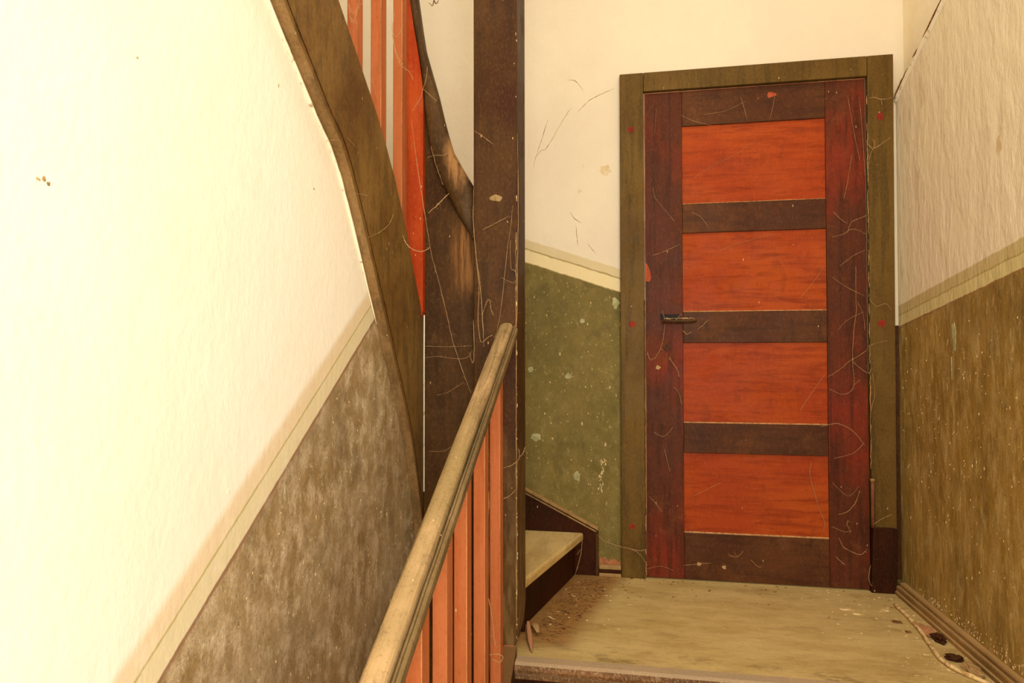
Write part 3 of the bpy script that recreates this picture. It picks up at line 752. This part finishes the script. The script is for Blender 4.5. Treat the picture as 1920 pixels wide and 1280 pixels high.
tag(obj('paint_flakes', b, M_flake), 'pale paint flakes strewn over the landing beside the tan skirting', 'paint flakes', kind='stuff')
# curled paint shaving at the newel foot
b = B(); rings = []
for i in range(9):
    t = i/8; c = Vector((-.300+.034*t, 2.035-.150*t, .024*(1-t)**2+.004)); w = .007*math.sin(math.pi*min(.95, t*.8+.15))+.001
    rings.append([tuple(c+Vector((w*math.cos(a), w*.6*math.cos(a), abs(w*.8*math.sin(a))*(1 if math.sin(a) > 0 else .55)+.0003))) for a in [math.pi*k/5 for k in range(6)]])
loft(b, rings)
tag(obj('paint_curl', b, M_shard, smooth=False), 'curled pinkish tan paint shaving lying at the newel post foot', 'paint shaving')
b = B(); rings = []
for i in range(7):
    t = i/6; c = Vector((-.292+.030*t, 2.070-.07*t, .012+.010*math.sin(t*3))); w = .004+.004*math.sin(math.pi*t)
    rings.append([tuple(c+Vector((w*math.cos(a), w*math.cos(a), .0015*math.sin(a)))) for a in [2*math.pi*k/6 for k in range(6)]])
loft(b, rings)
tag(obj('wood_splinter', b, M_tan), 'small pale splinter leaning at the corner of newel and winder step', 'splinter')
# bent pale cord
pts = smooth_path([(.952, 2.440, .007), (.952, 2.36, .007), (.9454, 2.255, .007), (.9300, 2.150, .007), (.9160, 2.060, .007), (.9147, 2.0168, .007), (.9300, 1.970, .007), (.9600, 1.925, .007), (.9850, 1.880, .007)], 6)
b = B(); tube(b, pts, lambda t: .0062+.0006*math.sin(t*40), 9)
tag(obj('cord', b, M_cord, smooth=True), 'pale bent cord lying on the landing beside the tan skirting', 'cord')
def crumple(name, c, sx, sy, sz, mat, label, cat, seed):
    b = B(); bmesh.ops.create_icosphere(b, subdivisions=3, radius=1)
    for v in b.verts:
        d = noise.noise(v.co*1.7+Vector((seed, 0, 0)))*.55+noise.noise(v.co*4+Vector((0, seed, 0)))*.25
        p = v.co*(1+d); v.co = Vector((c[0]+p.x*sx, c[1]+p.y*sy, max(.0005, c[2]+p.z*sz)))
    return tag(obj(name, b, mat, smooth=False), label, cat)
crumple('dry_leaf', (.972, 2.178, .008), .020, .026, .010, M_block, 'dark curled dry leaf between cord and skirting, nearer the door', 'leaf', 3)
crumple('dry_leaf', (.958, 2.052, .007), .024, .018, .008, M_block, 'near-black crumpled leaf between cord and skirting, nearer the stair edge', 'leaf', 9)
crumple('plaster_shard', (.968, 2.235, .006), .018, .05, .006, M_shard, 'pinkish tan plaster shard lying against the skirting near the door', 'plaster', 5)
crumple('plaster_shard', (.975, 1.985, .006), .020, .045, .006, M_tan, 'tan plaster shard under the skirting where the cord bends', 'plaster', 12)
crumple('dust_ball', (.900, 2.30, .003), .014, .008, .004, M_dirt, 'small brown dust ball left of the pale cord, nearer the door', 'dust', 21)
crumple('dust_ball', (.905, 2.225, .003), .008, .006, .003, M_dirt, 'tiny brown dust ball left of the cord, farther from the door', 'dust', 25)
for i, (x, y, s_) in enumerate(((.775, 2.39, .016), (.80, 2.35, .010), (.90, 2.40, .010))):
    b = B(); blob(b, (x, y, 0), s_, 2, .0025, 9, .35, 1.5, .6)
    tag(obj('plaster_flake', b, M_flake), ['larger cream plaster flake on the landing left of the cord', 'smaller cream plaster flake just in front of the larger one',
        'cream plaster flake on the landing close to the cord end'][i], 'plaster')

# ---------------------------------------------------------------- cobwebs
WEBS = [
('panel_thread',0.0012,[[(-0.616,1.8,1.597),(-0.6,1.8,1.475),(-0.569,1.8,1.284),(-0.554,1.8,1.194),(-0.532,1.8,1.114),(-0.507,1.8,1.016),(-0.489,1.8,0.937),(-0.455,1.8,0.838),(-0.433,1.8,0.781)],[(-0.6,1.8,1.475),(-0.582,1.8,1.362),(-0.569,1.8,1.284)]]),
('crescent',0.002,[[(-0.62,1.735,1.243),(-0.609,1.735,1.216),(-0.588,1.735,1.197),(-0.564,1.735,1.19),(-0.548,1.735,1.195),(-0.538,1.735,1.202)],[(-0.543,1.735,1.299),(-0.509,1.735,1.328),(-0.482,1.735,1.354)]]),
('newel_left',0.0014,[[(-0.434,1.845,1.399),(-0.436,1.845,1.286),(-0.428,1.845,1.19),(-0.416,1.845,1.109),(-0.408,1.845,0.997),(-0.403,1.845,0.917)],[(-0.428,1.845,1.19),(-0.419,1.845,1.093),(-0.422,1.845,0.997),(-0.413,1.845,0.933),(-0.391,1.845,0.946),(-0.377,1.845,0.952)],[(-0.408,1.845,1.013),(-0.396,1.845,1.05),(-0.386,1.845,1.056),(-0.382,1.845,1.032),(-0.375,1.845,1.012)],[(-0.436,1.845,0.997),(-0.434,1.845,0.933),(-0.437,1.845,0.869),(-0.449,1.845,0.901)]]),
('newel_right',0.0011,[[(-0.301,1.845,1.553),(-0.299,1.845,1.314),(-0.302,1.845,1.155),(-0.304,1.845,0.996),(-0.312,1.845,0.977),(-0.335,1.845,0.968)],[(-0.315,1.845,1.338),(-0.323,1.845,1.267),(-0.335,1.845,1.187),(-0.348,1.845,1.06),(-0.364,1.845,0.965),(-0.375,1.845,0.941)],[(-0.323,1.845,1.235),(-0.322,1.845,1.155),(-0.31,1.845,1.144),(-0.302,1.845,1.123),(-0.304,1.845,1.083)]]),
('panel_low',0.0009,[[(-0.604,1.9,0.884),(-0.564,1.9,0.888),(-0.53,1.9,0.884),(-0.492,1.9,0.881),(-0.465,1.9,0.888),(-0.452,1.9,0.909)],[(-0.604,1.9,0.921),(-0.53,1.9,0.918),(-0.454,1.9,0.921)],[(-0.564,1.9,0.768),(-0.53,1.9,0.777),(-0.496,1.9,0.798),(-0.479,1.9,0.809)],[(-0.593,1.9,0.593),(-0.547,1.9,0.593),(-0.521,1.9,0.607)]]),
('goose',0.0012,[[(-0.574,1.86,1.535),(-0.562,1.86,1.491),(-0.55,1.86,1.454),(-0.535,1.86,1.414)],[(-0.583,1.86,1.502),(-0.557,1.86,1.506),(-0.537,1.86,1.505),(-0.507,1.86,1.516)],[(-0.635,1.86,1.648),(-0.611,1.86,1.681),(-0.599,1.86,1.714),(-0.589,1.86,1.748),(-0.585,1.86,1.782)],[(-0.599,1.86,1.714),(-0.568,1.86,1.685),(-0.554,1.86,1.672)]]),
('balB_web',0.0013,[[(-0.626,1.66,1.823),(-0.617,1.66,1.747),(-0.602,1.66,1.704),(-0.574,1.66,1.677),(-0.562,1.66,1.653)],[(-0.617,1.66,1.852),(-0.623,1.66,1.793),(-0.612,1.66,1.732),(-0.592,1.66,1.7)],[(-0.592,1.66,1.812),(-0.612,1.66,1.777),(-0.626,1.66,1.805)]]),
('balB_web2',0.001,[[(-0.653,1.44,1.75),(-0.643,1.44,1.73),(-0.63,1.44,1.741),(-0.618,1.44,1.754)],[(-0.652,1.44,1.724),(-0.64,1.44,1.71),(-0.629,1.44,1.703)],[(-0.653,1.44,1.757),(-0.646,1.44,1.71),(-0.635,1.44,1.722),(-0.627,1.44,1.761)]]),
('rail_web',0.0009,[[(-0.36,1.09,0.564),(-0.343,1.09,0.571),(-0.328,1.09,0.575),(-0.317,1.09,0.575),(-0.311,1.09,0.561),(-0.304,1.09,0.55)]]),
('newel_foot',0.0016,[[(-0.343,1.84,0.559),(-0.322,1.84,0.566),(-0.305,1.84,0.577),(-0.295,1.84,0.593),(-0.298,1.84,0.615)],[(-0.342,1.84,0.468),(-0.324,1.84,0.479),(-0.308,1.84,0.495)],[(-0.295,1.84,0.593),(-0.286,1.84,0.603),(-0.279,1.84,0.622)]]),
('bal_gap',0.0018,[[(-0.339,1.6,0.639),(-0.34,1.6,0.57),(-0.338,1.6,0.502),(-0.343,1.6,0.433),(-0.342,1.6,0.351)],[(-0.338,1.6,0.269),(-0.329,1.6,0.216),(-0.324,1.6,0.168),(-0.318,1.6,0.142)],[(-0.335,1.6,0.123),(-0.318,1.6,0.128),(-0.301,1.6,0.123),(-0.31,1.6,0.108),(-0.329,1.6,0.112)]]),
('handle_web',0.0017,[[(0.163,2.565,1.066),(0.171,2.565,1.028),(0.169,2.565,0.982),(0.16,2.565,0.933),(0.15,2.565,0.906),(0.138,2.565,0.884)],[(0.237,2.565,1.053),(0.22,2.565,1.032),(0.204,2.565,1.015)],[(0.241,2.565,0.986),(0.257,2.565,0.971),(0.273,2.565,0.981)],[(0.298,2.565,0.989),(0.322,2.565,1.01),(0.336,2.565,1.025)],[(0.189,2.565,0.88),(0.203,2.565,0.855),(0.22,2.565,0.828),(0.226,2.565,0.804)],[(0.104,2.565,0.901),(0.115,2.565,0.87),(0.14,2.565,0.884)]]),
('door_right',0.0012,[[(0.878,2.568,1.224),(0.877,2.568,1.091),(0.879,2.568,1.063),(0.869,2.568,0.986),(0.862,2.568,0.865),(0.867,2.568,0.776),(0.833,2.568,0.74),(0.78,2.568,0.76)],[(0.867,2.568,0.776),(0.887,2.568,0.795)],[(0.775,2.568,0.806),(0.818,2.568,0.835),(0.851,2.568,0.865),(0.884,2.568,0.885),(0.911,2.568,0.905),(0.928,2.568,0.927),(0.985,2.568,0.943)],[(0.862,2.568,0.865),(0.888,2.568,0.841),(0.917,2.568,0.821),(0.929,2.568,0.841)]]),
('casing_top',0.0015,[[(0.928,2.56,1.858),(0.946,2.56,1.859),(0.97,2.56,1.851),(1.007,2.56,1.853)],[(0.97,2.56,1.851),(0.974,2.56,1.829)],[(0.917,2.56,1.697),(0.928,2.56,1.678),(0.941,2.56,1.667),(0.969,2.56,1.682),(1.0,2.56,1.704)],[(0.941,2.56,1.667),(0.926,2.56,1.625),(0.921,2.56,1.526)],[(0.941,2.56,1.667),(0.945,2.56,1.689),(0.938,2.56,1.702)]]),
('door_top',0.0008,[[(0.468,2.572,1.897),(0.48,2.572,1.854),(0.49,2.572,1.811)],[(0.593,2.572,1.894),(0.587,2.572,1.853),(0.573,2.572,1.8)],[(0.239,2.572,1.844),(0.286,2.572,1.818),(0.357,2.572,1.794)],[(0.144,2.572,1.876),(0.137,2.572,1.771)],[(0.327,2.572,1.84),(0.408,2.572,1.85),(0.488,2.572,1.883)]]),
('door_mid',0.001,[[(0.87,2.572,1.65),(0.852,2.572,1.539),(0.84,2.572,1.486)],[(0.851,2.572,1.352),(0.864,2.572,1.392),(0.89,2.572,1.405),(0.922,2.572,1.418)],[(0.8,2.572,1.435),(0.825,2.572,1.409),(0.851,2.572,1.388)],[(0.13,2.572,1.559),(0.136,2.572,1.524),(0.149,2.572,1.502),(0.212,2.572,1.421)],[(0.28,2.572,1.454),(0.315,2.572,1.432),(0.345,2.572,1.389)],[(0.796,2.572,1.339),(0.834,2.572,1.348),(0.871,2.572,1.367),(0.92,2.572,1.345)]]),
('door_low',0.0014,[[(0.785,2.568,0.24),(0.825,2.568,0.223),(0.851,2.568,0.225)],[(0.808,2.568,0.2),(0.817,2.568,0.177),(0.828,2.568,0.162),(0.861,2.568,0.145),(0.887,2.568,0.141),(0.906,2.568,0.162)],[(0.796,2.568,0.128),(0.812,2.568,0.113),(0.829,2.568,0.098)],[(0.808,2.568,0.287),(0.838,2.568,0.298),(0.865,2.568,0.329),(0.884,2.568,0.38)],[(0.851,2.568,0.225),(0.838,2.568,0.248),(0.842,2.568,0.268)],[(0.75,2.568,0.617),(0.807,2.568,0.629),(0.863,2.568,0.6),(0.9,2.568,0.55)]]),
('panel4',0.0011,[[(0.721,2.59,0.481),(0.713,2.59,0.436),(0.728,2.59,0.365),(0.749,2.59,0.291),(0.766,2.59,0.245),(0.758,2.59,0.218)]]),
('door_sill',0.001,[[(0.237,2.568,0.064),(0.301,2.568,0.074),(0.342,2.568,0.078)],[(0.406,2.568,0.115),(0.439,2.568,0.108),(0.463,2.568,0.13)],[(0.439,2.568,0.108),(0.429,2.568,0.128)],[(0.49,2.568,0.101),(0.514,2.568,0.076),(0.529,2.568,0.074)],[(0.099,2.568,0.043),(0.155,2.568,0.055),(0.2,2.568,0.041)]]),
('skirt_web',0.0016,[[(-0.093,2.565,0.167),(-0.07,2.565,0.145),(-0.042,2.565,0.136),(-0.0,2.565,0.125),(0.041,2.565,0.117),(0.072,2.565,0.098),(0.099,2.565,0.057)],[(0.041,2.565,0.117),(0.072,2.565,0.114),(0.093,2.565,0.12)]]),
('riser_web',0.0015,[[(-0.153,2.5,0.164),(-0.157,2.5,0.116),(-0.17,2.5,0.063),(-0.187,2.5,0.01)],[(-0.162,2.5,0.126),(-0.172,2.5,0.105)]]),
('string_web',0.0009,[[(-0.612,1.493,1.588),(-0.612,1.504,1.57),(-0.612,1.522,1.55),(-0.612,1.551,1.546)],[(-0.612,1.239,1.346),(-0.612,1.254,1.354),(-0.612,1.295,1.368),(-0.612,1.316,1.368)],[(-0.612,1.392,1.274),(-0.612,1.43,1.281),(-0.612,1.462,1.287)],[(-0.612,1.463,1.183),(-0.612,1.539,1.21),(-0.612,1.608,1.245),(-0.612,1.639,1.28)],[(-0.612,1.344,1.389),(-0.612,1.391,1.384)]]),
('dado_web',0.0012,[[(-0.62,1.684,0.534),(-0.62,1.764,0.534),(-0.62,1.836,0.538),(-0.62,1.836,0.549)]]),
('newel_mid',0.0009,[[(-0.433,1.845,1.569),(-0.408,1.845,1.552),(-0.375,1.845,1.525)],[(-0.408,1.845,1.269),(-0.375,1.845,1.284),(-0.327,1.845,1.307)],[(-0.351,1.845,1.124),(-0.318,1.845,1.107),(-0.306,1.845,1.116)]]),
('stile_fine',0.0008,[[(0.856,2.57,1.877),(0.874,2.57,1.753),(0.896,2.57,1.63)],[(0.822,2.57,1.226),(0.87,2.57,1.265),(0.911,2.57,1.284)],[(0.794,2.57,1.186),(0.85,2.57,1.144),(0.91,2.57,1.111)],[(0.883,2.57,1.091),(0.902,2.57,1.042),(0.908,2.57,0.982)],[(0.794,2.57,0.497),(0.863,2.57,0.519),(0.901,2.57,0.56)],[(0.787,2.57,0.406),(0.843,2.57,0.358),(0.881,2.57,0.395)],[(0.898,2.57,1.854),(0.908,2.57,1.711),(0.914,2.57,1.568)],[(0.811,2.57,0.982),(0.849,2.57,1.023),(0.905,2.57,1.052)]]),
('casing_low',0.0012,[[(0.929,2.56,0.821),(0.936,2.56,0.742),(0.92,2.56,0.662),(0.923,2.56,0.562)],[(0.921,2.56,1.102),(0.943,2.56,1.071),(0.976,2.56,1.081),(0.998,2.56,1.057)],[(0.924,2.56,0.254),(0.95,2.56,0.275),(0.99,2.56,0.297)],[(0.915,2.56,0.105),(0.908,2.56,0.055),(0.918,2.56,0.026)]]),
('panel_scr',0.0007,[[(0.287,2.59,1.593),(0.369,2.59,1.642),(0.45,2.59,1.68),(0.531,2.59,1.735)],[(0.388,2.59,1.302),(0.468,2.59,1.331),(0.588,2.59,1.359)],[(0.684,2.59,1.108),(0.732,2.59,1.169),(0.772,2.59,1.23)],[(0.68,2.59,0.675),(0.72,2.59,0.737),(0.774,2.59,0.82)],[(0.281,2.59,0.332),(0.342,2.59,0.365),(0.386,2.59,0.388)]]),
('left_stile',0.0009,[[(0.123,2.572,1.285),(0.181,2.572,1.305),(0.233,2.572,1.329)],[(0.203,2.572,0.764),(0.224,2.572,0.743),(0.236,2.572,0.691)],[(0.167,2.572,0.521),(0.182,2.572,0.458),(0.19,2.572,0.427)],[(0.126,2.572,0.583),(0.168,2.572,0.567),(0.203,2.572,0.606)],[(0.107,2.572,0.329),(0.136,2.572,0.298),(0.156,2.572,0.268)]]),

]
LAB = {
'panel_thread': 'long dusty cobweb thread slanting down from orange slats to the worn handrail',
'crescent': 'short drooping cobweb crescent at the foot of the upper orange slats',
'newel_left': 'frayed cobweb rope down the left edge of the newel post',
'newel_right': 'taut cobweb threads down the right edge of the newel post to the rail end',
'panel_low': 'faint cobweb threads across the dark upright board beside the newel',
'goose': 'cobweb threads over the foot of the dark curved handrail',
'balB_web': 'grey cobweb tangle on the third upper orange slat',
'balB_web2': 'grey cobweb smear on the leftmost upper orange slat',
'rail_web': 'thin pale cobweb draped over the worn handrail',
'newel_foot': 'cobweb sagging between lower orange slats and newel post',
'bal_gap': 'dusty cobweb clot hanging between the last two lower orange slats',
'handle_web': 'cobweb hanging from the door handle down past the keyhole',
'door_right': 'long cobweb down the right edge of the door by the second and third panels',
'casing_top': 'cobweb knot at the upper right of the door casing',
'door_top': 'fine cobweb threads over the top rail of the door',
'door_mid': 'cobweb threads beside the top orange door panel',
'door_low': 'tangled cobwebs at the lower right of the door',
'panel4': 'single cobweb thread across the bottom orange door panel',
'door_sill': 'cobweb threads low on the bottom rail of the door',
'skirt_web': 'sagging cobweb from skirting corner to the door casing foot',
'riser_web': 'short cobweb in front of the winder step riser',
'string_web': 'faint cobweb strands on the deep brown stair string',
'dado_web': 'little cobweb thread on the grey dado by the string foot',
'stile_fine': 'haze of fine cobweb threads along the right door stile',
'casing_low': 'cobweb wisps on the right door casing above the dark block',
'panel_scr': 'hair-fine cobweb threads over the orange door panels',
'left_stile': 'fine cobweb threads down the left door stile',
'newel_mid': 'faint cobweb strands across the face of the newel post'}
for key, r, ss in WEBS:
    b = B()
    for s_ in ss:
        p = smooth_path(s_, 6) if len(s_) > 2 else [Vector(q) for q in s_]
        p = [q+Vector((random.uniform(-1, 1), random.uniform(-1, 1), random.uniform(-1, 1)))*r*.45 for q in p]
        for w_ in range(3):
            off = Vector((random.uniform(-1, 1), random.uniform(-1, 1), random.uniform(-1, 1)))*r*.7
            pp = [q+off*math.sin(math.pi*k/(len(p)-1))+Vector((random.uniform(-1, 1), 0, random.uniform(-1, 1)))*r*.35 for k, q in enumerate(p)]
            tube(b, pp, lambda t: r*.36*(.35+.65*abs(math.sin(t*(7+3*w_)+len(s_)))), 4)
        for q in p[1:-1]:      # short fluffy side hairs
            if random.random() < .45:
                e = q+Vector((random.uniform(-1, 1), random.uniform(-.3, .1), random.uniform(-1, .6))).normalized()*random.uniform(.003, .012)
                tube(b, [q, (q+e)/2+Vector((0, 0, .001)), e], r*.13, 3)
    tag(obj('cobweb', b, M_web), LAB[key], 'cobweb', kind='stuff')
